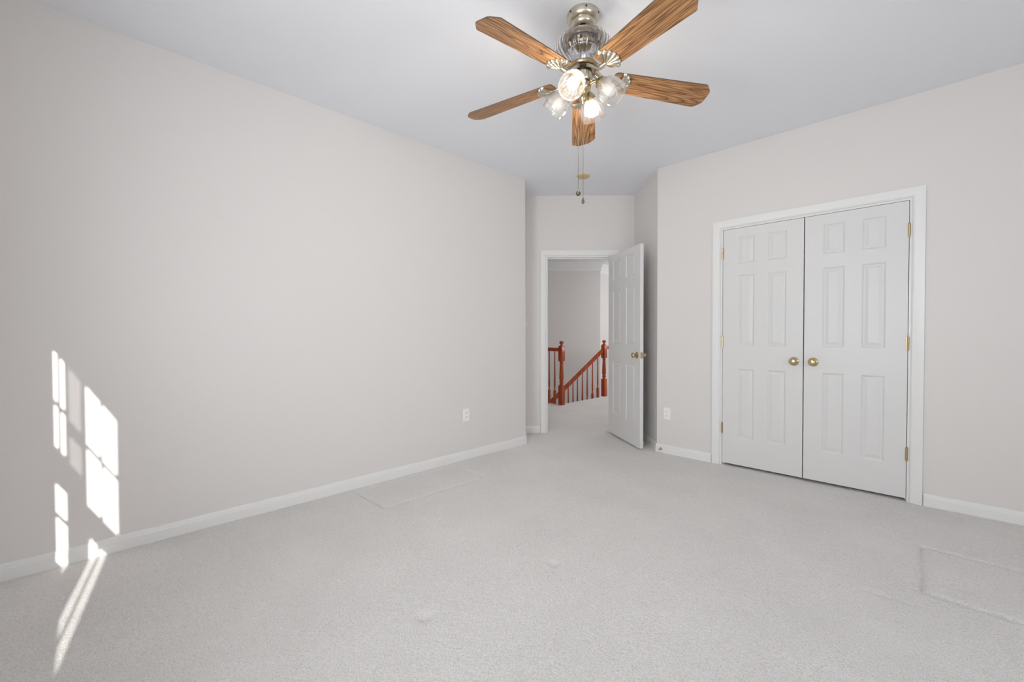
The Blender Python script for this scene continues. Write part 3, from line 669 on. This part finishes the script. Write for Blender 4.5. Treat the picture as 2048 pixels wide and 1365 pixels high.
for k in range(5):
    a = az(B0+72*k)
    if k == 0:
        blade0 = blade_mesh().build('fan_blade', [m_oak, m_bladeedge], fan, smooth=0); br0 = bracket_mesh().build('blade_bracket', m_nickel, fan, smooth=50); b, r = blade0, br0
    else:
        b = blade0.copy(); r = br0.copy(); C.objects.link(b); C.objects.link(r); b.parent = fan; r.parent = fan
    b.rotation_euler = (0, 0, a); r.rotation_euler = (0, 0, a)
# light kit
lat('light_kit_fitter', [(0, 2.405), (0.030, 2.405), (0.036, 2.400), (0.040, 2.392), (0.040, 2.378), (0.036, 2.368), (0.026, 2.358), (0.018, 2.348), (0.016, 2.338), (0.020, 2.330), (0.021, 2.322), (0.016, 2.312), (0.008, 2.304), (0.006, 2.296), (0, 2.292)], m_brass, n=36)
TH = R(46)
def shade_mesh():
    # local axis z = opening direction, neck at z = 0
    out = [(0.026, 0.0), (0.029, 0.004), (0.036, 0.014), (0.047, 0.028), (0.056, 0.045), (0.0605, 0.062), (0.0615, 0.078), (0.0600, 0.092), (0.0585, 0.104), (0.0600, 0.112)]
    prof = out+[(r-0.003, z+0.0005) for r, z in out[::-1]]
    mb = MB(); mb.lathe(prof, 128, None, lambda t, r, z: 1+0.011*math.cos(20*t)*min(1, max(0, z/0.03))*min(1, max(0, (0.112-z)/0.02)), closed=True); return mb
def bulb_mesh():
    mb = MB(); mb.lathe([(0, 0.014), (0.011, 0.014), (0.012, 0.024), (0.017, 0.034), (0.025, 0.046), (0.0285, 0.058), (0.0285, 0.070), (0.024, 0.083), (0.015, 0.092), (0, 0.096)], 28); return mb
shade0 = None
for k, deg in enumerate((-151, 29, -61, 119)):
    a = az(deg); ca, sa = math.cos(a), math.sin(a)
    d = Vector((ca*math.cos(TH), sa*math.cos(TH), -math.sin(TH)))
    neck = Vector((ca*0.092, sa*0.092, Z(2.378)))
    Mx = frame((0, 0, 0), Vector((-sa, ca, 0)), d); Mx.translation = neck
    mb = MB(); mb.tube([(ca*0.030, sa*0.030, Z(2.385)), (ca*0.055, sa*0.055, Z(2.392)), (ca*0.075, sa*0.075, Z(2.392)), tuple(neck-d*0.012)], [0.009, 0.008, 0.0085, 0.010], 12)
    arm = mb.build('light_arm', m_brass, fan, smooth=50)
    mb = MB(); mb.lathe([(0, -0.022), (0.014, -0.022), (0.020, -0.016), (0.024, -0.010), (0.030, -0.004), (0.031, 0.006), (0.028, 0.010), (0.014, 0.012), (0.012, 0.020), (0, 0.020)], 28, Mx); mb.build('socket_cup', m_brass, arm, smooth=40)
    if shade0 is None: shade0 = shade_mesh().build('lamp_shade', m_shade, fan, smooth=60); s = shade0; bulb0 = bulb_mesh().build('light_bulb', m_bulb_on, s, smooth=60); bb = bulb0
    else:
        s = shade0.copy(); C.objects.link(s); s.parent = fan
        bb = bulb0.copy(); bb.data = bulb0.data.copy(); bb.data.materials[0] = m_bulb_on if k < 2 else m_bulb_off; C.objects.link(bb); bb.parent = s
    s.matrix_local = Mx
    bb['label'] = 'glowing white bulb' if k < 2 else 'unlit frosted bulb'
    if k < 2:
        ld = bpy.data.lights.new('bulb_light', 'POINT'); ld.energy = BULB_W; ld.color = (1.0, 0.90, 0.78); ld.shadow_soft_size = 0.04
        lo = bpy.data.objects.new('bulb_light', ld); C.objects.link(lo); lo.parent = s; lo.location = (0, 0, 0.22)
# pull chains
def chain(lx, ly, z0, z1, fob):
    mb = MB(); n = int((z0-z1)/0.0048)
    mb.tube([(lx, ly, Z(z0)), (lx, ly, Z(z1))], 0.0009, 6)
    for k in range(n): mb.lathe([(0, -0.0016), (0.0014, -0.0008), (0.0014, 0.0008), (0, 0.0016)], 6, T(lx, ly, Z(z0-k*0.0048)))
    c = mb.build('pull_chain', m_chain, fan, smooth=60)
    mb = MB()
    if fob == 0: mb.lathe([(0, 0.014), (0.003, 0.0135), (0.008, 0.010), (0.0115, 0.004), (0.0122, 0.0), (0.0115, -0.004), (0.008, -0.010), (0.004, -0.0122), (0, -0.0128)], 20, T(lx, ly, Z(z1)-0.012))
    else: mb.lathe([(0, 0.016), (0.002, 0.015), (0.004, 0.008), (0.0068, -0.002), (0.0075, -0.008), (0.006, -0.013), (0.003, -0.0155), (0, -0.016)], 20, T(lx, ly, Z(z1)-0.014))
    mb.build('chain_fob', m_chain, c, smooth=60)
rl = Vector((math.cos(YAW), math.sin(YAW), 0))
chain(*(rl*-0.0235).xy, 2.405, 1.868, 0); chain(*(rl*0.0005).xy, 2.30, 1.834, 1)
bpy.context.view_layer.update()
